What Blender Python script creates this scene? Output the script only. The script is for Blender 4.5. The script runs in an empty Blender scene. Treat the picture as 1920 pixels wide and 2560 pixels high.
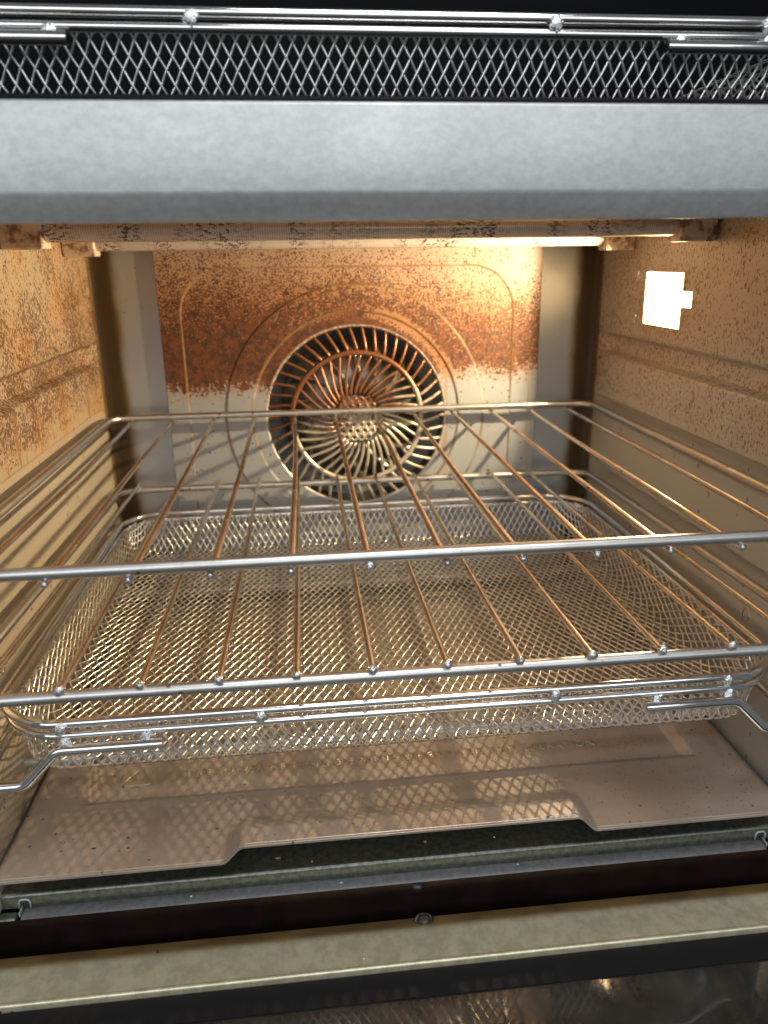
import bpy, math, random
import numpy as np
from mathutils import Vector, Matrix, noise as mnoise
random.seed(7); rng = np.random.RandomState(3)
S = bpy.context.scene
PI = math.pi

# ------------------------------------------------------------------ camera
cam_d = bpy.data.cameras.new('camera'); cam = bpy.data.objects.new('camera', cam_d)
S.collection.objects.link(cam); S.camera = cam
Rw = [[0.994204501687021, -0.10668707207041332, -0.013239240095438896],
      [0.04611247577302589, 0.3119543012516957, 0.9489774251838915],
      [0.09711358506071302, 0.9440881222553372, -0.315065975651207]]
cam.matrix_world = Matrix((
    (Rw[0][0], Rw[1][0], -Rw[2][0], -0.03928),
    (Rw[0][1], Rw[1][1], -Rw[2][1], -0.39364),
    (Rw[0][2], Rw[1][2], -Rw[2][2], 0.35350),
    (0, 0, 0, 1)))
cam_d.sensor_fit = 'VERTICAL'; cam_d.sensor_height = 36; cam_d.sensor_width = 27
cam_d.lens = 1884.79 / 2560 * 36
cam_d.clip_start = 0.01; cam_d.clip_end = 50
cam_d.dof.use_dof = True; cam_d.dof.focus_distance = 0.375; cam_d.dof.aperture_fstop = 9.5

# ------------------------------------------------------------------ world / lamps / exposure
W = bpy.data.worlds.new('World'); S.world = W; W.use_nodes = True
bg = W.node_tree.nodes['Background']; bg.inputs[0].default_value = (0.80, 0.86, 0.92, 1); bg.inputs[1].default_value = 0.16

def area(name, loc, target, sx, sy, power, col):
    l = bpy.data.lights.new(name, 'AREA'); l.shape = 'RECTANGLE'; l.size = sx; l.size_y = sy
    l.energy = power; l.color = col
    o = bpy.data.objects.new(name, l); S.collection.objects.link(o)
    o.location = loc
    o.rotation_euler = (Vector(target) - Vector(loc)).to_track_quat('-Z', 'Y').to_euler()
    return o
area('window_light', (-0.25, -1.7, 1.0), (0, 0, 0.3), 2.8, 0.9, 17.5, (0.95, 0.985, 1.0))
area('overhead_fill', (0.15, -0.62, 1.5), (0, -0.15, 0.1), 0.5, 0.4, 9.5, (0.95, 0.96, 1.0))  # added fill from above to brighten the door strip and bar tops

S.view_settings.view_transform = 'Standard'; S.view_settings.look = 'None'
S.view_settings.exposure = 0; S.view_settings.gamma = 1
S.render.engine = 'CYCLES'
try:
    S.cycles.max_bounces = 10; S.cycles.glossy_bounces = 6; S.cycles.diffuse_bounces = 4
    S.cycles.caustics_reflective = True; S.cycles.blur_glossy = 0.6
    S.cycles.sample_clamp_indirect = 6
except Exception: pass

# ------------------------------------------------------------------ node helper
class NT:
    def __init__(s, name):
        s.m = bpy.data.materials.new(name); s.m.use_nodes = True
        s.t = s.m.node_tree; s.p = s.t.nodes['Principled BSDF']
        g = s.t.nodes.new('ShaderNodeNewGeometry'); s.pos = g.outputs['Position']
        x = s.t.nodes.new('ShaderNodeSeparateXYZ'); s.t.links.new(s.pos, x.inputs[0])
        s.x, s.y, s.z = x.outputs
    def L(s, a, b): s.t.links.new(a, b)
    def put(s, inp, v):
        if hasattr(v, 'is_output') or isinstance(v, bpy.types.NodeSocket): s.t.links.new(v, inp)
        elif isinstance(v, (tuple, list)) and len(v) == 3 and inp.type == 'RGBA': inp.default_value = (*v, 1)
        else: inp.default_value = v
    def math(s, op, a, b=0.0, c=None, clamp=False):
        n = s.t.nodes.new('ShaderNodeMath'); n.operation = op; n.use_clamp = clamp
        s.put(n.inputs[0], a); s.put(n.inputs[1], b)
        if c is not None: s.put(n.inputs[2], c)
        return n.outputs[0]
    def add(s, a, b): return s.math('ADD', a, b)
    def sub(s, a, b): return s.math('SUBTRACT', a, b)
    def mul(s, a, b): return s.math('MULTIPLY', a, b)
    def mr(s, v, a, b, c=0.0, d=1.0, smooth=True):
        n = s.t.nodes.new('ShaderNodeMapRange'); n.interpolation_type = 'SMOOTHSTEP' if smooth else 'LINEAR'
        s.put(n.inputs[0], v)
        for i, q in enumerate((a, b, c, d)): s.put(n.inputs[i + 1], q)
        return n.outputs[0]
    def noise(s, scale, detail=2.0, rough=0.5, vec=None, sc=(1, 1, 1), off=(0, 0, 0)):
        v = vec or s.pos
        if sc != (1, 1, 1) or off != (0, 0, 0):
            m = s.t.nodes.new('ShaderNodeMapping'); s.L(v, m.inputs[0]); m.inputs['Scale'].default_value = sc
            m.inputs['Location'].default_value = off; v = m.outputs[0]
        n = s.t.nodes.new('ShaderNodeTexNoise'); s.L(v, n.inputs['Vector']); n.inputs['Scale'].default_value = scale
        n.inputs['Detail'].default_value = detail; n.inputs['Roughness'].default_value = rough
        return n.outputs[0]
    def voro(s, scale, sc=(1, 1, 1), feature='F1', out='Distance', rand=1.0):
        m = s.t.nodes.new('ShaderNodeMapping'); s.L(s.pos, m.inputs[0]); m.inputs['Scale'].default_value = sc
        n = s.t.nodes.new('ShaderNodeTexVoronoi'); s.L(m.outputs[0], n.inputs['Vector']); n.inputs['Scale'].default_value = scale
        n.feature = feature; n.inputs['Randomness'].default_value = rand
        return n.outputs[out]
    def mix(s, f, a, b):
        n = s.t.nodes.new('ShaderNodeMix'); n.data_type = 'RGBA'
        s.put(n.inputs[0], f)
        for inp, v in ((n.inputs[6], a), (n.inputs[7], b)):
            s.put(inp, v)
        return n.outputs[2]
    def bump(s, h, strength=0.3, dist=0.0005, normal=None):
        n = s.t.nodes.new('ShaderNodeBump'); n.inputs['Strength'].default_value = strength
        n.inputs['Distance'].default_value = dist; s.put(n.inputs['Height'], h)
        if normal is not None: s.L(normal, n.inputs['Normal'])
        return n.outputs[0]
    def out(s, color=None, rough=None, metal=None, normal=None, **k):
        if color is not None: s.put(s.p.inputs['Base Color'], color)
        if rough is not None: s.put(s.p.inputs['Roughness'], rough)
        if metal is not None: s.put(s.p.inputs['Metallic'], metal)
        if normal is not None: s.L(normal, s.p.inputs['Normal'])
        for q, v in k.items(): s.put(s.p.inputs[q.replace('_', ' ')], v)
        return s.m

def specks(n, dens, fine=900, seed=(0, 0, 0), sc=(1, 1, 1), drops=True):
    """burnt fat splatter: soft-edged fine specks, density 0..1"""
    a = n.noise(fine, 3, 0.62, sc=sc, off=seed)
    b = n.noise(fine * 0.22, 2, 0.5, off=seed)
    v = n.add(n.mul(a, 0.84), n.mul(b, 0.16))
    v = n.add(v, n.mul(n.sub(dens, 0.5), 0.42))
    m = n.mr(v, 0.515, 0.575)
    if not drops: return m
    dr = n.mul(n.mr(n.voro(fine * 0.30, sc=sc), 0.16, 0.26, 1, 0), n.mr(n.add(n.noise(fine * 0.16, 1, off=(7, seed[0], 3)), n.mul(dens, 0.10)), 0.57, 0.60))
    return n.math('MAXIMUM', m, dr)

def rust_col(n, seed=(3, 1, 2)):
    return n.mix(n.mr(n.noise(260, 3, 0.6, off=seed), 0.38, 0.62), (0.130, 0.036, 0.012), (0.036, 0.013, 0.007))

# side walls: enamelled champagne steel, spattered
def wall_mat(name, side):
    n = NT(name)
    base = n.mix(n.noise(14, 2), (0.49, 0.43, 0.335), (0.43, 0.375, 0.285)) if side < 0 else n.mix(n.noise(14, 2), (0.50, 0.47, 0.41), (0.44, 0.41, 0.355))
    up = n.mr(n.add(n.z, n.mul(n.sub(n.noise(40, 3), 0.5), 0.03)), 0.244, 0.262)
    if side < 0:
        top = n.mr(n.z, 0.30, 0.37, 0.66, 0.50)
        low = n.mr(n.z, 0.25, 0.30, 0.42, 0.78)
        d = n.mul(n.math('MINIMUM', top, low), up)
        d = n.add(d, n.mul(n.sub(n.noise(28, 3), 0.5), 0.75))
        film = n.mul(up, n.mr(n.noise(22, 3), 0.3, 0.7, 0.15, 0.7))
    else:
        d = n.mul(up, n.mr(n.z, 0.26, 0.37, 0.50, 0.46))
        d = n.add(d, n.mul(n.sub(n.noise(24, 3), 0.5), 0.42))
        film = n.mul(up, n.mr(n.noise(20, 3), 0.35, 0.75, 0.0, 0.2))
    d = n.add(n.mul(d, up), n.mul(n.sub(1.0, up), -0.35))
    if side < 0:
        s = specks(n, d, 840, sc=(1, 1, 0.7))
        big = n.mr(n.voro(95), 0.05, 0.16, 0.0, 0.0)
    else:
        s = specks(n, d, 640, sc=(1, 1, 0.7))
    base = n.mix(film, base, (0.48, 0.25, 0.085))
    streak = n.mr(n.noise(260, 2, sc=(1, 1, 0.05)), 0.60, 0.66)
    streak = n.mul(n.mul(streak, n.mr(n.z, 0.249, 0.258)), n.mr(n.z, 0.272, 0.288, 1.0, 0.0))
    col = n.mix(n.mul(s, 0.85 if side < 0 else 0.7), base, rust_col(n) if side < 0 else n.mix(n.noise(300, 2), (0.30, 0.15, 0.05), (0.13, 0.06, 0.02)))
    col = n.mix(n.mul(streak, 0.75 if side < 0 else 0.1), col, (0.30, 0.12, 0.035))
    few = n.mr(n.voro(85), 0.10, 0.13, 1.0, 0.0)
    few = n.mul(few, n.mr(n.noise(40, 1), 0.60, 0.62))
    col = n.mix(n.mul(few, 0.8), col, (0.10, 0.045, 0.02))
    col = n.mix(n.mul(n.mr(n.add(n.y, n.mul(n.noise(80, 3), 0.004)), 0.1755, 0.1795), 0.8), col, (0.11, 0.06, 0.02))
    b = n.bump(n.add(s, n.mul(n.noise(1500, 1), 0.4)), 0.25, 0.0003)
    return n.out(col, n.add(0.40, n.mul(s, 0.2)), 0.35, b)
M_wallL = wall_mat('spattered_enamel_left', -1)
M_wallR = wall_mat('spattered_enamel_right', 1)

# back panel
n = NT('spattered_back_panel')
base = n.mix(n.noise(10, 2), (0.36, 0.38, 0.395), (0.31, 0.33, 0.345))
edge = n.add(n.add(0.2655, n.mul(n.x, 0.035)), n.mul(n.sub(n.noise(60, 3, 0.5, sc=(1, 0.2, 0.25)), 0.5), 0.016))
up = n.mr(n.add(n.sub(n.z, edge), n.mul(n.sub(n.noise(420, 2), 0.5), 0.03)), -0.008, 0.012)
grad = n.mr(n.z, 0.284, 0.372, 0.98, 0.48)
grad = n.sub(grad, n.mul(n.mr(n.x, -0.05, 0.13), 0.14))
d = n.add(grad, n.mul(n.sub(n.noise(30, 3), 0.5), 0.35))
# paler ring next to the fan opening
rr = n.math('SQRT', n.add(n.math('POWER', n.math('ABSOLUTE', n.x), 2.0), n.math('POWER', n.math('ABSOLUTE', n.sub(n.z, 0.2395)), 2.0)))
d = n.sub(d, n.mul(n.mul(n.mr(rr, 0.081, 0.085, 1.0, 0.0), n.mr(n.x, 0.0, 0.03)), 0.42))
d = n.add(d, n.mul(n.mr(rr, 0.0695, 0.0765, 1.0, 0.0), 0.5))
d = n.add(n.mul(d, up), n.mul(n.sub(1.0, up), n.mr(n.z, 0.235, 0.268, -0.3, 0.16)))
s = specks(n, d, 860)
film = n.mul(up, n.mr(grad, 0.2, 0.8, 0.30, 0.85))
c0 = n.mix(film, base, (0.44, 0.215, 0.075))
c0 = n.mix(n.mul(film, n.mr(grad, 0.5, 0.8, 0.0, 0.40)), c0, (0.22, 0.075, 0.026))
col = n.mix(n.mul(s, 0.92), c0, rust_col(n))
drip = n.mr(n.noise(120, 2, sc=(1, 0.0, 0.03), off=(0.31, 0, 0)), 0.64, 0.69)
drip = n.mul(drip, n.mr(n.add(n.z, n.mul(n.noise(60, 1, sc=(1, 0, 0.01)), 0.06)), 0.215, 0.25))
drip = n.mul(drip, n.mr(n.z, 0.266, 0.276, 1.0, 0.0))
col = n.mix(n.mul(drip, 0.6), col, (0.32, 0.21, 0.08))
qx_ = n.sub(n.math('ABSOLUTE', n.add(n.x, 0.003)), 0.0895); qz_ = n.sub(n.math('ABSOLUTE', n.sub(n.z, 0.2280)), 0.0885)
lx = n.math('MAXIMUM', qx_, 0.0); lz = n.math('MAXIMUM', qz_, 0.0)
rd_ = n.math('SQRT', n.add(n.mul(lx, lx), n.mul(lz, lz)))
rd_ = n.sub(n.add(rd_, n.math('MINIMUM', n.math('MAXIMUM', qx_, qz_), 0.0)), 0.034)
g = n.mul(n.mr(n.math('ABSOLUTE', rd_), 0.0004, 0.0012, 1.0, 0.0), n.mr(n.noise(30, 2), 0.3, 0.6, 0.2, 0.7))
col = n.mix(g, col, (0.22, 0.12, 0.04))  # rounded-rectangle step: its crease shade painted as a brown line
# crease shade of the pressed rings, painted as brown lines
for r0 in (0.0795, 0.0990):
    g = n.math('ABSOLUTE', n.sub(rr, r0))
    g = n.mr(g, 0.0006, 0.0016, 1.0, 0.0)
    g = n.mul(g, n.mr(n.noise(45, 2), 0.35, 0.6, 0.15, 0.7))
    col = n.mix(g, col, (0.20, 0.11, 0.035))
M_back = n.out(col, n.add(0.42, n.mul(s, 0.2)), 0.15, n.bump(s, 0.25, 0.0003))

# galvanised rear liner with burnt vertical band in the corners
n = NT('galvanised_rear_liner')
ax = n.math('ABSOLUTE', n.x)
band = n.mr(n.add(ax, n.mul(n.sub(n.noise(110, 4, sc=(1, 1, 0.35)), 0.5), 0.008)), 0.1650, 0.1745)
col = n.mix(band, (0.46, 0.49, 0.52), n.mix(n.mr(ax, 0.168, 0.176), (0.20, 0.14, 0.05), (0.07, 0.045, 0.02)))
sp = specks(n, n.mr(n.z, 0.2, 0.35, -0.05, 0.20), 460, seed=(5, 5, 5), drops=False)
col = n.mix(n.mul(sp, 0.8), col, (0.12, 0.06, 0.02))
M_liner = n.out(col, n.mr(n.noise(12, 2), 0.3, 0.7, 0.30, 0.42), n.mr(band, 0, 1, 0.85, 0.5))

def simple(name, col, rough, metal, nscale=0, namt=0.0, bump=0.0, **k):
    n = NT(name)
    c = col
    if nscale:
        q = n.noise(nscale, 4, 0.6)
        c = n.mix(n.mr(q, 0.3, 0.7), tuple(v * (1 - namt) for v in col), tuple(min(1, v * (1 + namt)) for v in col))
    nm = n.bump(n.noise(nscale * 2 or 900, 3), bump, 0.0003) if bump else None
    return n.out(c, rough, metal, nm, **k)

# brushed steel frame
n = NT('brushed_steel')
q = n.noise(520, 4, 0.7, sc=(0.6, 1, 1)); q2 = n.noise(25, 3)
col = n.mix(n.mr(q, 0.3, 0.7), (0.49, 0.505, 0.50), (0.60, 0.615, 0.605))
col = n.mix(n.mul(n.mr(n.voro(55), 0.03, 0.06, 1, 0), n.mr(n.noise(20, 1), 0.6, 0.63)), col, (0.14, 0.12, 0.07))
M_steel = n.out(col, n.mr(q2, 0.3, 0.7, 0.42, 0.54), 0.6, n.bump(q, 0.12, 0.0003))
# galvanised floor & sill
n = NT('galvanised_sill')
q = n.noise(330, 4, 0.65); 
col = n.mix(n.mr(q, 0.35, 0.65), (0.125, 0.135, 0.12), (0.21, 0.215, 0.185))
M_galv = n.out(col, 0.38, 0.85, n.bump(q, 0.1, 0.0003))
# yellow zinc strip on the door, oven's warm reflection painted on its oven-side edge
n = NT('yellow_zinc')  # dull, mostly diffuse
q = n.noise(160, 4, 0.6); warm_refl = n.mr(n.add(n.y, n.mul(n.noise(60, 3), 0.002)), -0.1330, -0.1270)
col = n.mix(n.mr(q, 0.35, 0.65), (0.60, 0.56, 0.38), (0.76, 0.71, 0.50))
col = n.mix(warm_refl, col, n.mix(n.mr(n.noise(60, 3, sc=(1, 1, 1)), 0.3, 0.7), (0.20, 0.13, 0.05), (0.40, 0.24, 0.08)))
sp = n.mul(n.mr(n.voro(70), 0.06, 0.09, 1, 0), n.mr(n.noise(30, 1), 0.58, 0.6))
col = n.mix(sp, col, (0.05, 0.035, 0.02))
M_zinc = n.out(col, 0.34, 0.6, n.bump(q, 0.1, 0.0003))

# chrome with brown heat tint
def chrome(name, a, b, rough, specked=True):
    n = NT(name)
    col = n.mix(n.mr(n.noise(60, 4, 0.6), 0.35, 0.65), a, b)
    if specked:
        s = specks(n, n.mr(n.noise(25, 2), 0.4, 0.7, -0.25, 0.22), 700, seed=(9, 2, 1))
        col = n.mix(n.mul(s, 0.8), col, (0.10, 0.045, 0.02))
        return n.out(col, n.add(rough, n.mul(s, 0.3)), 1.0)
    return n.out(col, rough, 1.0)
M_bar = chrome('chromed_bar', (0.62, 0.61, 0.59), (0.54, 0.52, 0.49), 0.36)
M_wire = chrome('heat_tinted_wire', (0.73, 0.68, 0.62), (0.56, 0.49, 0.41), 0.22)
M_rim = chrome('bright_chrome', (0.80, 0.79, 0.78), (0.70, 0.68, 0.66), 0.10, False)
M_mesh = chrome('steel_mesh', (0.85, 0.84, 0.82), (0.74, 0.73, 0.71), 0.30, False)
M_weld = simple('weld_metal', (0.82, 0.83, 0.85), 0.22, 1.0, 1600, 0.2, 0.8)
# tray
n = NT('crumb_tray_enamel')
col = n.mix(n.mr(n.noise(14, 4, 0.6), 0.3, 0.7), (0.48, 0.41, 0.34), (0.38, 0.31, 0.245))
f = n.voro(210); pick = n.mr(n.noise(150, 1, off=(4, 4, 4)), 0.60, 0.63)
f = n.mul(n.mr(f, 0.13, 0.19, 1, 0), pick)
f2 = n.mul(n.mr(n.voro(520), 0.16, 0.22, 1, 0), n.mr(n.add(n.noise(90, 1), n.mul(n.x, 0.5)), 0.54, 0.60))
col = n.mix(n.mul(f, 0.85), col, (0.09, 0.035, 0.015)); col = n.mix(n.mul(f2, 0.7), col, (0.13, 0.055, 0.025))
M_tray = n.out(col, n.mr(n.noise(50, 4, 0.65), 0.35, 0.65, 0.28, 0.42), 0.5, n.bump(n.noise(2200, 2), 0.12, 0.0002))
# grille: enamel wires, rusty in the upper two thirds
n = NT('grille_enamel')
m = n.mr(n.add(n.add(n.z, n.mul(n.x, -0.30)), n.mul(n.sub(n.noise(60, 3), 0.5), 0.05)), 0.225, 0.262)
s = specks(n, n.add(n.mul(m, 0.75), 0.18), 520)
col = n.mix(n.mul(m, 0.8), (0.56, 0.51, 0.42), (0.34, 0.20, 0.10))
col = n.mix(n.mul(s, 0.85), col, (0.20, 0.065, 0.02))
M_grille = n.out(col, 0.33, 0.5)
M_trim = n = None
n = NT('opening_trim'); m = n.mr(n.z, 0.235, 0.262)
s = specks(n, n.add(n.mul(m, 0.55), 0.10), 520)
M_trim = n.out(n.mix(n.mul(n.mul(s, m), 0.8), (0.55, 0.54, 0.50), (0.30, 0.14, 0.05)), 0.35, 0.4)
M_fan = simple('fan_sheet', (0.42, 0.41, 0.38), 0.32, 0.85, 60, 0.4)
M_fanhouse = simple('fan_housing', (0.22, 0.22, 0.21), 0.45, 0.6, 40, 0.4)
M_dark = simple('dark_steel', (0.05, 0.05, 0.05), 0.5, 0.5)
M_black = simple('black_enamel', (0.010, 0.010, 0.011), 0.6, 0.0, Specular_IOR_Level=0.15)
M_gasket = simple('gasket_grey', (0.10, 0.10, 0.10), 0.45, 0.0, 300, 0.2)
n = NT('brown_glass_strip')
M_brown = n.out(n.mix(n.mr(n.noise(30, 2, sc=(2, 1, 1)), 0.4, 0.6), (0.010, 0.006, 0.006), (0.015, 0.008, 0.007)), 0.18, 0.0)
n = NT('door_glass')
M_glass = n.out(n.mix(n.mr(n.noise(26, 4, 0.6), 0.4, 0.7), (0.018, 0.018, 0.016), (0.034, 0.033, 0.029)),
                n.mr(n.noise(35, 4, 0.6), 0.35, 0.65, 0.03, 0.09), 0.0, IOR=1.55)
M_body = simple('outer_body_steel', (0.45, 0.46, 0.47), 0.35, 0.9)
M_ceram = NT('stained_ceramic'); q = M_ceram.noise(150, 4, 0.6)
M_ceram = M_ceram.out(M_ceram.mix(M_ceram.mr(q, 0.45, 0.62), (0.62, 0.50, 0.40), (0.22, 0.11, 0.06)), 0.5, 0.0)
# quartz tube: translucent ribbed glass with the coil seen in it
n = NT('ribbed_quartz')
rib = n.math('SINE', n.mul(n.x, 2 * PI / 0.0012))
burn = n.mr(n.noise(700, 3, 0.7, sc=(0.5, 1, 1)), 0.50, 0.56)
burn = n.mul(burn, n.mr(n.noise(30, 2, sc=(1, 0, 0)), 0.44, 0.58))
col = n.mix(n.mr(rib, -0.5, 0.8), (0.54, 0.47, 0.43), (0.66, 0.58, 0.54))
col = n.mix(n.mul(burn, 0.9), col, (0.06, 0.035, 0.025))
M_quartz = n.out(col, 0.15, 0.15, n.bump(rib, 0.25, 0.0002), Coat_Weight=1.0, Coat_Roughness=0.05)
M_lowtube = simple('frosted_quartz', (0.27, 0.265, 0.26), 0.28, 0.5, 200, 0.15)
def emis(name, col, st):
    n = NT(name); n.p.inputs['Emission Color'].default_value = (*col, 1); n.p.inputs['Emission Strength'].default_value = st
    return n.out(col, 0.6, 0.0)
M_lamp = emis('lit_lamp_reflector', (1.0, 0.80, 0.50), 14)
M_recess = simple('lamp_recess_white', (0.8, 0.74, 0.62), 0.5, 0.0)
M_crumb = simple('toasted_crumb', (0.42, 0.30, 0.16), 0.8, 0.0, 900, 0.4)
M_char = simple('charred_crumb', (0.05, 0.025, 0.012), 0.8, 0.0)
M_wallbg = simple('dark_backsplash', (0.004, 0.004, 0.005), 0.6, 0.0, Specular_IOR_Level=0.08)

# ------------------------------------------------------------------ mesh helpers
def mesh_obj(name, V, F, mat, parent=None, smooth=False, loc=(0, 0, 0), angle=None):
    me = bpy.data.meshes.new(name)
    me.from_pydata([tuple(v) for v in V], [], [tuple(f) for f in F]); me.update()
    if smooth:
        me.polygons.foreach_set('use_smooth', [True] * len(me.polygons))
        if angle: me.set_sharp_from_angle(angle=math.radians(angle))
    me.materials.append(mat)
    o = bpy.data.objects.new(name, me); S.collection.objects.link(o)
    o.location = loc
    if parent: o.parent = parent
    return o
class MB:
    def __init__(s): s.V = []; s.F = []
    def grid(s, P, closeu=False, closev=False, flip=False):
        P = np.asarray(P, float); nu, nv = P.shape[:2]; b = len(s.V)
        s.V.extend(P.reshape(-1, 3).tolist())
        for i in range(nu if closeu else nu - 1):
            for j in range(nv if closev else nv - 1):
                i2, j2 = (i + 1) % nu, (j + 1) % nv
                f = (b + i * nv + j, b + i2 * nv + j, b + i2 * nv + j2, b + i * nv + j2)
                s.F.append(f[::-1] if flip else f)
    def box(s, x0, x1, y0, y1, z0, z1):
        b = len(s.V)
        s.V += [(x0, y0, z0), (x1, y0, z0), (x1, y1, z0), (x0, y1, z0), (x0, y0, z1), (x1, y0, z1), (x1, y1, z1), (x0, y1, z1)]
        for f in ((0, 3, 2, 1), (4, 5, 6, 7), (0, 1, 5, 4), (1, 2, 6, 5), (2, 3, 7, 6), (3, 0, 4, 7)): s.F.append(tuple(b + i for i in f))
    def tube(s, pts, r, k=10, closed=False, cap=True):
        P = np.asarray(pts, float); N = len(P)
        if closed: T = np.roll(P, -1, 0) - np.roll(P, 1, 0)
        else: T = np.gradient(P, axis=0)
        T /= np.linalg.norm(T, axis=1)[:, None] + 1e-12
        u = np.cross(T[0], (0, 0, 1) if abs(T[0][2]) < .9 else (1, 0, 0)); u /= np.linalg.norm(u)
        U = [u]
        for i in range(1, N):
            u = U[-1] - T[i] * (U[-1] @ T[i]); u /= np.linalg.norm(u); U.append(u)
        U = np.array(U); Wv = np.cross(T, U)
        a = np.arange(k) * 2 * PI / k
        R = r if np.ndim(r) else np.full(N, r)
        G = P[:, None, :] + R[:, None, None] * (np.cos(a)[None, :, None] * U[:, None, :] + np.sin(a)[None, :, None] * Wv[:, None, :])
        b = len(s.V)
        s.grid(G, closeu=closed, closev=True)
        if cap and not closed:
            s.F.append(tuple(b + i for i in range(k)))
            s.F.append(tuple(b + (N - 1) * k + i for i in range(k))[::-1])
    def extrude_x(s, prof, x0, x1, nx=1, closed=False):
        xs = np.linspace(x0, x1, nx + 1)
        s.grid([[(x, y, z) for (y, z) in prof] for x in xs], closev=closed)
    def obj(s, name, mat, parent=None, smooth=False, loc=(0, 0, 0), angle=None):
        return mesh_obj(name, s.V, s.F, mat, parent, smooth, loc, angle)
def thing(name, label, cat, loc=(0, 0, 0), group=None):
    o = bpy.data.objects.new(name, None); S.collection.objects.link(o); o.location = loc
    o.empty_display_size = 0.02
    o['label'] = label; o['category'] = cat
    if group: o['group'] = group
    return o
def tag(o, label, cat, group=None):
    o['label'] = label; o['category'] = cat
    if group: o['group'] = group
def bevel(o, w, seg=3):
    m = o.modifiers.new('bevel', 'BEVEL'); m.width = w; m.segments = seg; m.limit_method = 'ANGLE'; m.angle_limit = math.radians(40)
def solid(o, t, off=-1):
    m = o.modifiers.new('solid', 'SOLIDIFY'); m.thickness = t; m.offset = off
def fillet(pts, r, seg=6, closed=False):
    """round the corners of a polyline"""
    P = [np.array(p, float) for p in pts]; out = []; N = len(P)
    for i in range(N):
        if not closed and i in (0, N - 1): out.append(P[i]); continue
        a, b, c = P[i - 1], P[i], P[(i + 1) % N]
        d1 = a - b; d2 = c - b; l1, l2 = np.linalg.norm(d1), np.linalg.norm(d2); d1 /= l1; d2 /= l2
        rr = r[i] if np.ndim(r) else r
        ang = math.acos(max(-1, min(1, d1 @ d2)))
        if ang > 3.1: out.append(b); continue
        t = min(rr / math.tan(ang / 2), l1 * .49, l2 * .49)
        p1, p2 = b + d1 * t, b + d2 * t
        for k in range(seg + 1):
            q = k / seg; out.append((1 - q) ** 2 * p1 + 2 * q * (1 - q) * (b * .55 + (p1 + p2) * .225) + q * q * p2 if seg > 1 else b)
    return out
def sst(a, b, x):
    t = np.clip((x - a) / (b - a), 0, 1); return t * t * (3 - 2 * t)
def dens(pts, step):
    """resample a polyline at about even steps"""
    P = np.asarray(pts, float); d = np.r_[0, np.cumsum(np.linalg.norm(np.diff(P, axis=0), axis=1))]
    n_ = max(2, int(d[-1] / step) + 1); q = np.linspace(0, d[-1], n_)
    return np.stack([np.interp(q, d, P[:, i]) for i in range(3)], 1)

# ------------------------------------------------------------------ background
b = MB(); b.box(-1.6, 1.6, 0.62, 0.66, -0.05, 1.3)
bgw = b.obj('wall', M_wallbg); bgw['kind'] = 'structure'
b = MB(); b.box(-1.6, 1.6, -0.16, 0.618, -0.05, -0.006)
ct = b.obj('countertop', simple('dark_stone', (0.03, 0.03, 0.03), 0.3, 0.0, 60, 0.3)); ct['kind'] = 'structure'

# ------------------------------------------------------------------ oven
oven = thing('countertop_oven', 'steel countertop oven with open door, lit lamp and stained interior', 'oven', (0, 0, 0))
XW = 0.187; YB = 0.183; YF = -0.112

# side walls: profile in z with shelf grooves, swept along y
def wall_profile():
    gro = [(0.2935, 0.0095, 0.0070), (0.2475, 0.0075, 0.0050), (0.1955, 0.0075, 0.0050), (0.1600, 0.0085, 0.0050)]
    zs = np.arange(0.078, 0.3865, 0.00075)
    return zs, gro
def side_wall(s):
    zs, gro = wall_profile()
    ys = np.r_[np.linspace(YF, 0.150, 30), np.linspace(0.151, YB, 33)]
    Z, Y = np.meshgrid(zs, ys); D = np.zeros_like(Z)
    for zc, h, dp in gro:
        g = 1 - sst(h - (0.0045 if zc > 0.28 else 0.0022), h, np.abs(Z - zc))
        if zc > 0.28:
            # raised lips round an inset channel
            D += dp * g; 
        else: D += dp * g
    # panels between the grooves stop short of the rear corner with round ends
    e = sst(0.148, 0.177, Y); D = D * (1 - e)
    X = s * (XW + D)
    P = np.stack([X, Y, Z], -1)
    b = MB(); b.grid(P, flip=(s > 0))
    if s > 0:   # cut the lamp opening
        def inside(c):
            y, z = c[1], c[2]
            a_ = 0.0505 < y < 0.1005 and 0.3125 < z < 0.3450
            return a_ or (0.0385 < y <= 0.0505 and 0.3255 < z < 0.3345)
        V = np.array(b.V); F = [f for f in b.F if not inside(V[list(f)].mean(0))]
        b.F = F
    return b
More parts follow.
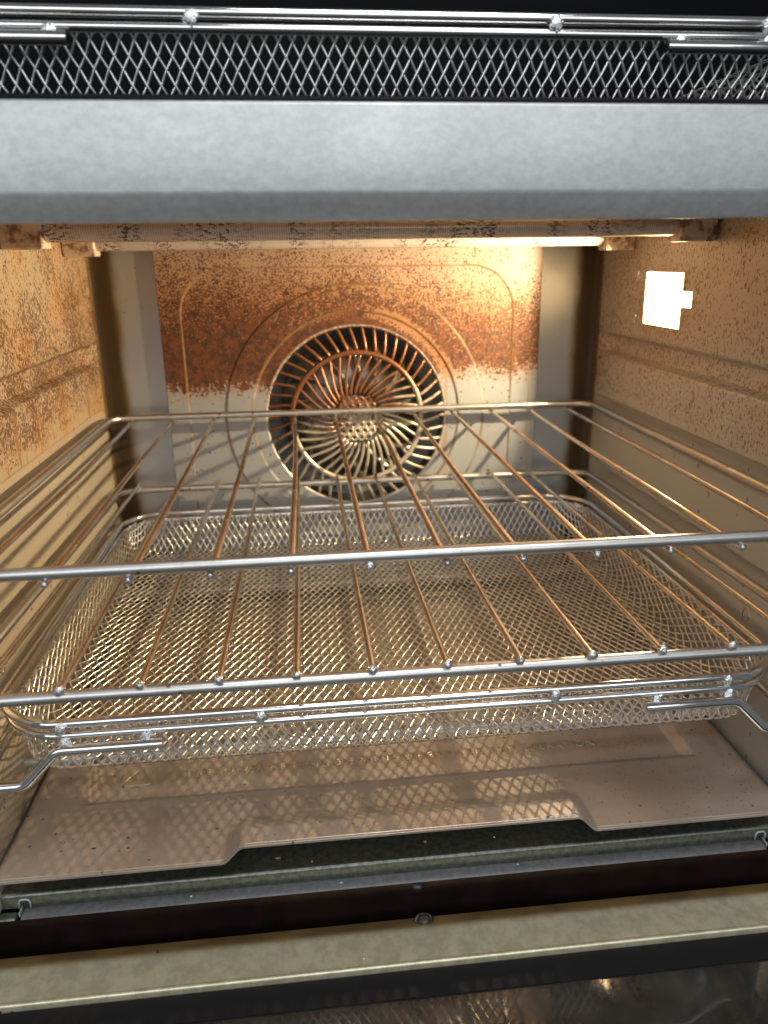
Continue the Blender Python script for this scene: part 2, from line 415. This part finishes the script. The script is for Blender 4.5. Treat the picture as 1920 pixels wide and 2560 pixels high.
# finer y sampling on the right wall so the lamp opening has clean edges
def right_wall():
    zs, gro = wall_profile()
    zs = np.unique(np.round(np.r_[zs, 0.3125, 0.3450, 0.3255, 0.3345], 5))
    zs = zs[(np.abs(zs - 0.3125) > 0.0004) | (zs == 0.3125)]
    zs = zs[(np.abs(zs - 0.3450) > 0.0004) | (zs == 0.3450)]
    zs = zs[(np.abs(zs - 0.3255) > 0.0004) | (zs == 0.3255)]
    zs = zs[(np.abs(zs - 0.3345) > 0.0004) | (zs == 0.3345)]
    ys = np.unique(np.round(np.r_[np.linspace(YF, 0.036, 18), 0.0385, 0.0445, 0.0505, 0.0525, 0.06, 0.08, 0.0985, 0.1005, np.linspace(0.106, 0.150, 8), np.linspace(0.151, YB, 33)], 5))
    Z, Y = np.meshgrid(zs, ys); D = np.zeros_like(Z)
    for zc, h, dp in gro: D += dp * (1 - sst(h - (0.0045 if zc > 0.28 else 0.0022), h, np.abs(Z - zc)))
    e = sst(0.148, 0.177, Y); D = D * (1 - e)
    b = MB(); b.grid(np.stack([XW + D, Y, Z], -1), flip=True)
    V = np.array(b.V)
    def inside(c):
        y, z = c[1], c[2]
        return (0.0505 < y < 0.1005 and 0.3125 < z < 0.3450) or (0.0385 < y < 0.0506 and 0.3255 < z < 0.3345)
    b.F = [f for f in b.F if not inside(V[list(f)].mean(0))]
    return b
wl = side_wall(-1).obj('side_wall', M_wallL, oven, True); wl['label'] = 'left side wall, heavily spattered orange-brown above the shelf rails'
wr = right_wall().obj('side_wall', M_wallR, oven, True); wr['label'] = 'right side wall with lamp opening, lightly speckled'
solid(wl, 0.0008, 1); solid(wr, 0.0008, 1)
# small pressed rings at the front of both walls and slots beside the lamp
for s, y, z in ((1, -0.0562, 0.1646 + .010), (-1, -0.0639, 0.1673 + .009)):
    b = MB(); a = np.linspace(0, 2 * PI, 25)[:-1]
    b.tube([(s * (XW - 0.0004), y + 0.0028 * math.cos(t), z + 0.0040 * math.sin(t)) for t in a], 0.0007, 6, closed=True)
    b.obj('pressed_ring', M_rim, oven, True)
for y, z in ((0.1118, 0.3425), (0.1110, 0.3146)):
    b = MB(); b.tube([(XW - 0.0001, y, z - 0.0035), (XW - 0.0012, y, z - 0.002), (XW - 0.0012, y, z + 0.002), (XW - 0.0001, y, z + 0.0035)], 0.0011, 8)
    b.obj('lamp_clip', M_rim, oven, True)

# lamp recess: box behind the opening, glowing reflector at its back
LB = 0.2135
b = MB()
b.grid([[(XW + .0008, y, z), (LB, y, z)] for (y, z) in ((0.036, 0.303), (0.1035, 0.303), (0.1035, 0.352), (0.036, 0.352))], closeu=True)
lr = b.obj('lamp_recess', M_recess, oven); solid(lr, 0.001, 0)
b = MB(); b.box(LB + .0006, LB + 0.002, 0.034, 0.1055, 0.301, 0.354)
lamp_ref = b.obj('lamp_reflector', M_lamp, oven)
pl = bpy.data.lights.new('oven_lamp', 'AREA'); pl.shape = 'DISK'; pl.size = 0.009; pl.energy = 1.75; pl.spread = math.radians(158); pl.color = (1.0, 0.76, 0.44)
plo = bpy.data.objects.new('oven_lamp', pl); S.collection.objects.link(plo); plo.location = (0.1995, 0.0795, 0.3365); plo.rotation_euler = (0, PI / 2, 0)

# rear liner with coved corners
pr = fillet([(-XW - 0.0045, 0.150), (-XW - 0.0045, YB + 0.003), (XW + 0.0045, YB + 0.003), (XW + 0.0045, 0.150)], 0.022, 12) if False else None
pts = [(-XW - 0.0048, 0.1745)]
for k in range(13):
    a = k / 12 * PI / 2; pts.append((-XW - 0.0048 + 0.011 * (1 - math.cos(a)), 0.1760 + 0.0105 * math.sin(a)))
pts[0] = (-XW - 0.0052, 0.160)
pts.append((-0.1385, pts[-1][1]))
for s in (-1, 1):
    b = MB(); b.grid([[(-s * x, y, 0.082), (-s * x, y, 0.386)] for x, y in pts], flip=(s > 0)); b.obj('rear_liner', M_liner, oven, True)
b = MB(); b.box(-0.1385, 0.1385, YB + 0.0030, YB + 0.0045, 0.082, 0.106); b.obj('rear_liner', M_liner, oven)

# back panel: pressed sheet with rounded-rectangle and ring steps and the fan opening
HC = (0.0, 0.2395); HR = 0.0690
def back_panel():
    xs = np.linspace(-0.1415, 0.1415, 567); zs = np.linspace(0.104, 0.384, 561)
    X, Z = np.meshgrid(xs, zs, indexing='ij')
    r = np.hypot(X - HC[0], Z - HC[1])
    # rounded rectangle distance (half sizes .124, centre z .2275, half .1235)
    qx = np.abs(X + 0.003) - (0.1235 - 0.034); qz = np.abs(Z - 0.2280) - (0.1225 - 0.034)
    rd = np.hypot(np.maximum(qx, 0), np.maximum(qz, 0)) + np.minimum(np.maximum(qx, qz), 0) - 0.034
    Y = np.full_like(X, YB)
    Y += 0.0007 * (1 - sst(-0.0006, 0.0006, rd))
    Y += -0.0009 * (1 - sst(0.0983, 0.0997, r))
    Y += 0.0009 * (1 - sst(0.0788, 0.0802, r))
    # snap the verts round the hole
    h = 0.0005
    m = np.abs(r - HR) < h * 0.75
    X2 = np.where(m, HC[0] + (X - HC[0]) / r * HR, X); Z2 = np.where(m, HC[1] + (Z - HC[1]) / r * HR, Z)
    b = MB(); b.grid(np.stack([X2, Y, Z2], -1), flip=False)
    rr_ = r.reshape(-1); ok = []
    for f in b.F:
        if np.mean([rr_[i] for i in f]) > HR - 0.0001: ok.append(f)
    b.F = ok
    return b
bp_ = back_panel().obj('back_panel', M_back, oven, True); solid(bp_, 0.0008, 1)
b = MB(); a = np.linspace(0, 2 * PI, 97)[:-1]
b.tube([(HC[0] + (HR + 0.0006) * math.cos(t), YB + 0.0012, HC[1] + (HR + 0.0006) * math.sin(t)) for t in a], 0.0015, 8, closed=True)
b.obj('opening_trim', M_trim, bp_, True)

# fan housing behind the opening
b = MB(); a = np.linspace(0, 2 * PI, 65)[:-1]
rings = [(0.0705, YB + 0.002), (0.074, YB + 0.006), (0.074, YB + 0.040), (0.060, YB + 0.044), (0.0001, YB + 0.044)]
b.grid([[(HC[0] + r * math.cos(t), y, HC[1] + r * math.sin(t)) for t in a] for r, y in rings], closev=True)
b.obj('fan_housing', M_fanhouse, oven, True, angle=30)
# radial fan blades
fan = MB()
for k in range(14):
    t0 = k * 2 * PI / 14; G = []
    for i in range(7):
        r = 0.016 + i * 0.0066; t = t0 + 0.32 * (i / 6) ** 1.5
        G.append([(HC[0] + r * math.cos(t + q), y, HC[1] + r * math.sin(t + q)) for q, y in ((0.0, YB + 0.014 + 0.002 * i / 6), (0.16, YB + 0.034))])
    fan.grid(G)
fan.grid([[(HC[0] + r * math.cos(t), y, HC[1] + r * math.sin(t)) for t in a] for r, y in ((0.0585, YB + 0.0345), (0.02, YB + 0.0345), (0.014, YB + 0.018), (0.0001, YB + 0.016))], closev=True)
fo = fan.obj('fan_wheel', M_fan, oven, True, angle=40); solid(fo, 0.0007, 0)

# grille in front of it: ribs, middle ring, honeycomb hub
gy = YB - 0.0002
g = MB(); NR = 46
def pol(r, t, y): return (HC[0] + r * math.cos(t), y, HC[1] + r * math.sin(t))
for k in range(NR):
    t0 = k * 2 * PI / NR
    g.tube([pol(r, t0 - 0.10 * (HR - r) / 0.02, gy + 0.002 - 0.004 * math.sin((HR - r) / 0.02 * PI / 2)) for r in np.linspace(HR, 0.0500, 6)], 0.00128, 6)
NI = 38
for k in range(NI):
    t0 = k * 2 * PI / NI
    g.tube([pol(r, t0 + 0.32 * ((0.0495 - r) / 0.03) ** 1.3, gy - 0.002 - 0.003 * math.sin((0.0495 - r) / 0.03 * PI / 2)) for r in np.linspace(0.0495, 0.0190, 10)], 0.00122, 6)
gr = thing('x', '', '') if False else None
grille = g.obj('fan_grille', M_grille, oven, True)
g = MB(); a = np.linspace(0, 2 * PI, 73)[:-1]
g.tube([pol(0.0497, t, gy - 0.0026) for t in a], 0.0020, 8, closed=True)
g.obj('middle_ring', M_grille, grille, True)
g = MB(); p = 0.0056
a6 = np.linspace(0, 2 * PI, 15)[:-1]
for i in range(-4, 5):
    for j in range(-4, 5):
        cx = (i + j * 0.5) * p; cz = j * p * 0.866
        if math.hypot(cx, cz) < 0.0180:
            g.tube([(HC[0] + cx + 0.0023 * math.cos(t), gy - 0.005, HC[1] + cz + 0.0023 * math.sin(t)) for t in a6], 0.00095, 6, closed=True)
g.obj('hub_honeycomb', M_grille, grille, True)

# heating elements
def element(y, z, r, mat, x1, holder=0.0):
    b = MB(); b.tube([(x, y, z) for x in np.linspace(-x1, x1, 40)], r, 20)
    e = b.obj('heating_element', mat, oven, True)
    for s in (-1, 1):
        b = MB()
        if holder:
            b.tube([(s * (x1 - 0.003), y, z), (s * (XW - 0.0002), y, z)], holder, 20); b.obj('end_cap', M_steel, e, True, angle=40)
        else:
            b.box(min(s * (x1 - 0.006), s * (x1 + 0.014)), max(s * (x1 - 0.006), s * (x1 + 0.014)), y - r - 0.0022, y + r + 0.0022, z - r - 0.0030, z + r + 0.002)
            c = b.obj('end_cap', M_ceram, e); bevel(c, 0.0012, 3)
    return e
element(0.022, 0.3700, 0.0054, M_quartz, 0.170)
element(0.130, 0.3675, 0.0056, M_quartz, 0.172)
element(-0.0580, 0.1185, 0.0047, M_lowtube, 0.152, 0.0022)
element(0.1440, 0.1175, 0.0047, M_lowtube, 0.1795, 0.0052)

# ceiling, floor
b = MB(); b.grid([[(-XW - .004, YF, 0.386), (-XW - .004, 0.188, 0.386)], [(XW + .004, YF, 0.386), (XW + .004, 0.188, 0.386)]], flip=True)
c = b.obj('ceiling', M_wallL, oven); solid(c, 0.001, -1)
fl = fillet([(0.188, 0, 0.0845), (-0.1090, 0, 0.0845), (-0.1090, 0, 0.0772)], 0.0016, 5)
b = MB(); b.grid([[(x, p_[0], p_[2]) for p_ in fl] for x in (-0.193, 0.193)], flip=True)
f_ = b.obj('cavity_floor', M_galv, oven, True, angle=35)
# ledge, dark strip (gasket, glass) in front of the floor
b = MB(); b.grid([[(x, y, z) for y, z in ((-0.1088, 0.0770), (-0.1143, 0.0768), (-0.1149, 0.0762))] for x in (-0.1765, 0.1765)], flip=True)
b.obj('sill_ledge', M_gasket, oven, True, angle=50)
b = MB(); b.grid([[(x, y, z) for y, z in ((-0.11493, 0.0761), (-0.1149, 0.0560), (-0.1150, 0.0530))] for x in (-0.24, 0.24)], flip=True)
b.obj('sill_strip', M_brown, oven, True, angle=20)
# little slots at both ends of the ledge
for s in (-1, 1):
    b = MB(); b.tube(fillet([(s * 0.1735, -0.1093, 0.0775), (s * 0.1735, -0.1093, 0.0822), (s * 0.1785, -0.1093, 0.0822), (s * 0.1785, -0.1093, 0.0775)], 0.0015, 4), 0.0006, 6)
    b.V = b.V; b.obj('slot_rim', M_steel, oven, True)
    b = MB(); b.box(min(s * 0.1738, s * 0.1782), max(s * 0.1738, s * 0.1782), -0.1094, -0.1091, 0.0772, 0.0818); b.obj('slot', M_dark, oven)
    b = MB(); b.box(min(s * 0.1770, s * 0.1776), max(s * 0.1770, s * 0.1776), -0.1135, -0.1095, 0.0765, 0.0785); b.obj('hinge_tab', M_steel, oven)

for s in (-1, 1):
    b = MB(); b.box(min(s * 0.1787, s * 0.2400), max(s * 0.1787, s * 0.2400), -0.1148, -0.1092, 0.0540, 0.0764); o = b.obj('sill_corner', M_galv, oven); bevel(o, 0.0015)
# lintel
pr = fillet([(-0.112, 0, 0.4016), (-0.128, 0, 0.4019), (-0.1280, 0, 0.3752), (-0.1238, 0, 0.3664), (-0.1120, 0, 0.3674), (-0.1120, 0, 0.3860)], [0, .0012, .0030, .0012, .0008, 0], 6)
b = MB(); b.grid([[(x, q[0], q[2]) for q in pr] for x in np.linspace(-0.26, 0.26, 3)])
b.obj('lintel', M_steel, oven, True, angle=45)
# dark bevel up to the roof, roof, shell
ROOF = 0.4101
b = MB(); b.grid([[(x, y, z) for y, z in ((-0.1270, 0.4012), (-0.1255, 0.4022), (-0.079, 0.4093), (-0.074, ROOF), (0.230, ROOF), (0.236, ROOF - .006), (0.236, 0.03))] for x in (-0.255, 0.255)], flip=True)
o = b.obj('roof', M_black, oven, True, angle=25); solid(o, 0.0015, -1)
for s in (-1, 1):
    b = MB(); b.box(min(s * 0.2552, s * 0.258), max(s * 0.2552, s * 0.258), -0.122, 0.236, 0.03, ROOF - 0.002)
    b.obj('outer_side_panel', M_body, oven)
for s in (-1, 1):
    b = MB(); b.box(min(s * 0.1935, s * 0.255), max(s * 0.1935, s * 0.255), -0.127, -0.112, 0.060, 0.400)
    o = b.obj('side_post', M_steel, oven); bevel(o, 0.002)
b = MB(); b.box(-0.255, 0.255, -0.112, 0.236, 0.022, 0.030); b.obj('base_plate', M_black, oven)
b = MB(); b.box(-0.255, 0.255, -0.1125, -0.108, 0.0305, 0.0525); b.obj('front_skirt', M_black, oven)
for sx in (-1, 1):
    for y in (-0.085, 0.205):
        b = MB(); b.tube([(sx * 0.21, y, -0.006), (sx * 0.21, y, 0.0218)], 0.016, 20); b.obj('foot', M_black, oven, True, angle=40)

# door, open flat towards the viewer
door_parts = thing('x', '', '') if False else None
dp = fillet([(-0.1225, 0, 0.0560), (-0.1232, 0, 0.0642), (-0.1310, 0, 0.0662), (-0.1468, 0, 0.0655), (-0.1478, 0, 0.0661), (-0.1488, 0, 0.0655), (-0.1488, 0, 0.0625)], 0.0010, 5)
b = MB(); b.grid([[(x, q[0], q[2]) for q in dp] for x in np.linspace(-0.245, 0.245, 3)], flip=True)
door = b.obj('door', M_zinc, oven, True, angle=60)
b = MB(); b.box(-0.245, 0.245, -0.470, -0.1486, 0.0570, 0.0622); dg = b.obj('inner_glass', M_glass, door)
b = MB(); b.box(-0.255, 0.255, -0.480, -0.1230, 0.0380, 0.0562); o = b.obj('door_frame', M_body, door); bevel(o, 0.003)
b = MB(); b.box(-0.245, 0.245, -0.1620, -0.1492, 0.0623, 0.0629); o = b.obj('glass_band', M_black, door)
b = MB(); b.tube(fillet([(-0.17, -0.455, 0.037), (-0.17, -0.455, 0.005), (0.17, -0.455, 0.005), (0.17, -0.455, 0.037)], 0.01, 5), 0.007, 12); b.obj('handle', M_rim, door, True)
# screw
sx, sy, sz = 0.0042, -0.1262, 0.0652
b = MB(); a = np.linspace(0, 2 * PI, 25)[:-1]
b.grid([[(sx + r * math.cos(t), sy + r * math.sin(t), sz + z) for t in a] for r, z in ((0.0050, -0.0008), (0.0042, 0.0004), (0.0031, 0.0005))], closev=True)
sc = b.obj('screw', M_rim, door, True)
b = MB(); b.grid([[(sx + r * math.cos(t), sy + r * math.sin(t), sz + z) for t in a] for r, z in ((0.0030, 0.0002), (0.0030, 0.0009), (0.0018, 0.0016), (0.0001, 0.0018))], closev=True)
b.obj('screw_head', M_dark, sc, True)
b = MB(); b.box(sx - 0.0018, sx + 0.0018, sy - 0.0003, sy + 0.0003, sz + 0.0014, sz + 0.0020); b.box(sx - 0.0003, sx + 0.0003, sy - 0.0017, sy + 0.0017, sz + 0.0013, sz + 0.00195); b.obj('cross_slot', M_rim, sc)

# ------------------------------------------------------------------ crumb tray
tray = None
def tray_z(X, Y):
    z = np.full_like(X, 0.1000)
    # recessed centre with sloped sides
    qx = np.abs(X) - 0.160; qf = -0.0705 - Y; 
    d = np.maximum(qx, qf)
    z -= 0.0032 * (1 - sst(-0.0060, 0.0008, d))
    ramp = sst(-0.088, -0.108, Y)
    c = 1 - sst(0.0765, 0.0870, np.abs(X - 0.001))
    z += 0.0088 * ramp * c
    z += 0.0008 * ramp * (1 - c)
    return z
xs = np.unique(np.r_[np.linspace(-0.1835, 0.1835, 150), np.linspace(-0.092, -0.070, 30), np.linspace(0.070, 0.092, 30), np.linspace(-.166, -.152, 14), np.linspace(.152, .166, 14)])
ys = np.r_[np.linspace(-0.1170, -0.060, 60), np.linspace(-0.058, 0.165, 60)]
X, Y = np.meshgrid(xs, ys, indexing='ij'); Z = tray_z(X, Y)
b = MB(); b.grid(np.stack([X, Y, Z], -1))
# folded hem at the front edge, upturned side edges
hem = [(0, 0), (-0.0008, -0.0005), (-0.0008, -0.0016), (0.0010, -0.0020)]
b.grid([[(x, -0.1170 + dy, float(tray_z(np.array(x), np.array(-0.1170))) + dz) for dy, dz in hem] for x in xs], flip=True)
tray = b.obj('crumb_tray', M_tray, None, True, angle=50); solid(tray, 0.0008, -1)
tag(tray, 'beige enamelled crumb tray with stepped front edge and embossed warning, under the lower basket', 'tray')
# embossed text
def text_mesh(body, size, loc, mat, parent, name):
    cu = bpy.data.curves.new('t', 'FONT'); cu.body = body; cu.size = size; cu.extrude = 0.00035; cu.bevel_depth = 0.00015; cu.bevel_resolution = 1
    cu.offset = -0.0001; cu.space_character = 1.18
    o = bpy.data.objects.new('t', cu); S.collection.objects.link(o)
    bpy.context.view_layer.update()
    dg_ = bpy.context.evaluated_depsgraph_get(); me = bpy.data.meshes.new_from_object(o.evaluated_get(dg_))
    bpy.data.objects.remove(o)
    me.materials.clear(); me.materials.append(mat)
    q = bpy.data.objects.new(name, me); S.collection.objects.link(q); q.location = loc; q.parent = parent
    return q
tx = text_mesh('THE LOWER HEATING ELEMENTS WHEN OVEN IS IN OPERATION', 0.0062, (0, 0, 0), M_tray, tray, 'embossed_warning')
xsv = [v.co.x for v in tx.data.vertices]; wx = max(xsv) - min(xsv); kx = 0.224 / wx
tx.scale = (kx, 1.15, 1); tx.location = (-0.1120, -0.0505, 0.0968)
b = MB(); tri = [(-0.1445, -0.0540, 0.0969), (-0.1270, -0.0540, 0.0969), (-0.1358, -0.0400, 0.0969)]
b.tube(dens(fillet(tri + [tri[0]], 0.001, 3), 0.002), 0.00035, 6, closed=False)
b.obj('warning_triangle', M_tray, tray, True)

# ------------------------------------------------------------------ wire racks
def make_rack(name, label, zb, zf, wire_over, yb=0.171, L=0.2965, group='wire racks'):
    t = thing(name, label, 'oven rack', (0, yb - L / 2, zb), group)
    oz = np.array((0, yb - L / 2, zb))
    f = lambda x, y, dz=0.0: np.array((x, y, zb + (zf - zb) * (yb - y) / L + dz)) - oz
    hx = 0.1815; bar = 0.00250; w = 0.00140; dz = (bar + w) * (-1 if wire_over else 1) * 0.92
    fr = [f(-hx, yb, dz), f(hx, yb, dz), f(hx, yb - L, dz), f(-hx, yb - L, dz)]
    path = fillet(fr, 0.011, 8, closed=True)
    P = np.array(path + [path[0]]); P = dens(P, 0.004)[:-1]
    b = MB(); b.tube(P, bar, 16, closed=True); fo_ = b.obj('frame', M_bar, t, True)
    for k in range(-4, 8):
        x = -0.0475 + 0.0300 * k
        b = MB(); e0 = f(x, yb + 0.0022); e1 = f(x, yb - L - 0.0026)
        jit = 0.0009 * rng.randn(); 
        b.tube(dens([e0, (e0 + e1) / 2 + np.array((jit, 0, -0.0004)), e1], 0.01), w, 12)
        wi = b.obj('wire', M_wire, t, True, angle=50)
        b = MB(); c_ = e1 + np.array((0, 0.0012, 0))
        ring = []
        for q in range(7):
            a_ = q / 6 * PI; rr2 = (0.0019 if wire_over else 0.00155) * math.sin(a_) * (1 + 0.18 * rng.randn()) + 1e-5
            ring.append([c_ + np.array((rr2 * math.cos(u) * 0.95 * (1 + .14 * rng.randn()), -0.0016 * math.cos(a_), rr2 * math.sin(u) * (1 + .14 * rng.randn()))) for u in np.linspace(0, 2 * PI, 13)[:-1]])
        b.grid(ring, closev=True, flip=True); b.obj('weld_bead', M_weld, wi, True)
    return t
make_rack('wire_rack', 'upper chromed wire rack, its rods running under the thick front bar', 0.2432, 0.2428, False)
make_rack('wire_rack', 'lower chromed wire rack just above the basket, rod ends on its front bar', 0.1953, 0.2000, True, yb=0.1705, L=0.2995)

# ------------------------------------------------------------------ mesh baskets
def make_basket(loc, label, arms=True, sx=1.0):
    t = thing('mesh_basket', label, 'air fryer basket', loc, 'air fryer baskets')
    # local frame: x centred, y from front rim (0) to back rim (LY), z from bottom (0)
    LX, LY, H = 0.1800, 0.283, 0.0288
    inset = 0.0045; cy = LY / 2
    bx, by, br = LX - inset - 0.004, LY / 2 - inset - 0.004, 0.020     # floor outline of the fold (half sizes, radius)
    RF = 0.0045
    def mp(u, v):
        # u,v on a flat sheet centred on the basket; beyond the fold line turn upward
        qx, qy = abs(u) - (bx - br), abs(v) - (by - br)
        if qx <= 0 or qy <= 0:
            if qx > qy: d = qx - br; nx, ny = math.copysign(1, u), 0
            else: d = qy - br; nx, ny = 0, math.copysign(1, v)
        else:
            hq = math.hypot(qx, qy); d = hq - br; nx, ny = math.copysign(qx / hq, u), math.copysign(qy / hq, v)
        if d <= -RF * 0.785: return (u, v, 0.0, d)
        d0 = d + RF * 0.785
        x0, y0 = u - nx * d0, v - ny * d0
        A = 1.42   # final wall angle (rad) from horizontal
        s_ = min(d0, RF * A); h = RF * math.sin(s_ / RF); z = RF * (1 - math.cos(s_ / RF))
        if d0 > RF * A: h += (d0 - RF * A) * math.cos(A); z += (d0 - RF * A) * math.sin(A)
        return (x0 + nx * h, y0 + ny * h, z, d)
    px, py = 0.00505, 0.0096
    UM, VM = bx + 0.040, by + 0.040
    dirl = math.hypot(px / 2, py / 2); wob = 0.00024
    me = MB(); rw = 0.00053
    # crossing nodes at u=i*px/2, v=j*py/2 with i+j even
    ni = int(UM / (px / 2)) + 1; nj = int(VM / (py / 2)) + 1
    for fam in (1, -1):
        for c in range(-(ni + nj), ni + nj + 1):
            if c % 2: continue
            pts = []; runs = []
            js = np.arange(-nj, nj + 0.25, 0.5)
            for j in js:
                i = c + fam * j
                u, v = i * px / 2, j * py / 2
                ok = abs(u) <= UM and abs(v) <= VM
                if ok:
                    x, y, z, d = mp(u, v)
                    if z > H - 0.0016: ok = False
                if ok:
                    s_ = 1 if (abs(j) % 2 < 0.01) else (-1 if abs(abs(j) % 2 - 1) < .01 else 0)
                    off = wob * s_ * fam
                    # offset along the local normal (approx)
                    if d > 0:
                        L_ = math.hypot(x, y) + 1e-9; pts.append((x - off * (x / L_), y - off * (y / L_), z))
                    else: pts.append((x, y, z + off))
                else:
                    if len(pts) > 2: runs.append(pts)
                    pts = []
            if len(pts) > 2: runs.append(pts)
            for r_ in runs:
                P = np.array(r_); P[:, 1] += cy
                me.tube(P, rw, 5, cap=False)
    me.obj('mesh', M_mesh, t, True)
    def rim(z, gx, gy, r, name):
        path = fillet([(-LX + gx, gy, z), (LX - gx, gy, z), (LX - gx, LY - gy, z), (-LX + gx, LY - gy, z)], 0.026, 12, closed=True)
        P = dens(np.array(path + [path[0]]), 0.004)[:-1]
        b = MB(); b.tube(P, r, 14, closed=True); return b.obj(name, M_rim, t, True)
    rim(H + 0.0006, 0.0, 0.0, 0.00205, 'rim'); rim(H - 0.0046, 0.0012, -0.0008, 0.00180, 'lower_rim')
    def bead(x, y, z, s_, sd):
        rs = np.random.RandomState(sd); b = MB(); ring = []
        for q in range(9):
            a_ = q / 8 * PI; rr2 = s_ * math.sin(a_) + 1e-5
            ring.append([(x + rr2 * math.cos(u) * (1 + .22 * rs.randn() * (0 < q < 8)), y - s_ * 0.7 * math.cos(a_), z + rr2 * math.sin(u) * 1.25 * (1 + .2 * rs.randn() * (0 < q < 8))) for u in np.linspace(0, 2 * PI, 15)[:-1]])
        b.grid(ring, closev=True, flip=True); return b.obj('weld_bead', M_weld, t, True, angle=30)
    zf = H - 0.0016
    for x, dz, s_ in ((-0.0650, 0, .0023), (0.0650, 0, .0023), (-0.1480, 0.0008, .0024), (-0.1465, -0.0062, .0026), (-0.1130, -0.0052, .0024), (0.1130, -0.0058, .0024), (0.1460, 0.0010, .0024), (0.1475, -0.0055, .0024)):
        bead(x, -0.0022, zf + dz, s_, int(abs(x) * 1e4))
    # hooks that carry the basket in the wall rails
    for s in (-1, 1):
        z1 = H - 0.0092; y1 = -0.0046
        pts_ = [(s * 0.1065, y1, z1), (s * 0.1500, y1, z1), (s * 0.1650, y1 - 0.001, z1 - 0.0155), (s * 0.1845, y1 - 0.001, z1 - 0.0155), (s * 0.1845, 0.060, z1 - 0.0150)]
        if not arms: pts_ = pts_[:4]; pts_[2] = (s * 0.1650, y1 - .001, z1 - 0.006); pts_[3] = (s * 0.1845, y1 - .001, z1 - 0.006)
        b = MB(); b.tube(fillet(pts_, 0.006, 8), 0.0024, 14); b.obj('hook', M_rim, t, True, angle=50)
    t.scale = (sx, 1, 1)
    return t
make_basket((0.0005, -0.1080, 0.1417), 'steel mesh air fryer basket inside the oven above the crumb tray')
make_basket((-0.0060, -0.0700, 0.4112), 'steel mesh air fryer basket lying on the roof of the oven', arms=False, sx=1.05)

# ------------------------------------------------------------------ crumbs
def crumb(loc, size, mat, sd, label):
    rs = np.random.RandomState(sd); b = MB(); ring = []
    for q in range(6):
        a_ = q / 5 * PI; rr2 = math.sin(a_) + 1e-3
        ring.append([(size[0] * rr2 * math.cos(u) * (1 + .2 * rs.randn()), size[1] * rr2 * math.sin(u) * (1 + .2 * rs.randn()), size[2] * (1 - math.cos(a_))) for u in np.linspace(0, 2 * PI, 9)[:-1]])
    b.grid(ring, closev=True); o = b.obj('crumb', mat, None, False, loc); o.rotation_euler[2] = rs.rand() * .6
    tag(o, label, 'crumb', 'loose crumbs'); return o
CR = [((-0.0620, -0.1010, 0.0846), (.0016, .0007, .0004), M_crumb, 'oblong pale crumb on the metal floor just below the raised tray edge'),
      ((-0.0462, -0.1050, 0.0846), (.0007, .0007, .0004), M_crumb, 'small round crumb near the bright front edge of the metal floor, left of centre'),
      ((-0.1448, -0.1020, 0.1002), (.0013, .0006, .0003), M_char, 'charred black flake on the left front corner of the crumb tray'),
      ((0.0090, -0.0990, 0.0846), (.0008, .0010, .0004), M_crumb, 'tiny tan crumb in the middle of the metal floor in front of the tray'),
      ((-0.1150, -0.1300, 0.0662), (.0006, .0005, .0003), M_char, 'dark crumb on the left part of the yellow door strip')]
for i, (l, s_, m_, lb) in enumerate(CR): crumb(l, s_, m_, i + 3, lb)

M_dust = simple('pale_dust', (0.62, 0.58, 0.52), 0.8, 0.0)
DU = [((-0.1020, -0.1118, 0.0771), 'pale speck on the grey ledge above the dark strip, far left'),
      ((-0.0330, -0.1120, 0.0771), 'pale speck on the grey ledge above the dark strip, left of the screw'),
      ((0.0520, -0.1110, 0.0771), 'pale speck on the grey ledge, right of the screw'),
      ((0.0430, -0.1000, 0.0846), 'pale speck on the metal floor under the raised tray edge, right of centre'),
      ((-0.0250, -0.1440, 0.0658), 'upright white speck at the front rim of the yellow door strip')]
for i, (l, lb) in enumerate(DU): crumb(l, (.00055, .00045, .0004), M_dust, i + 31, lb)
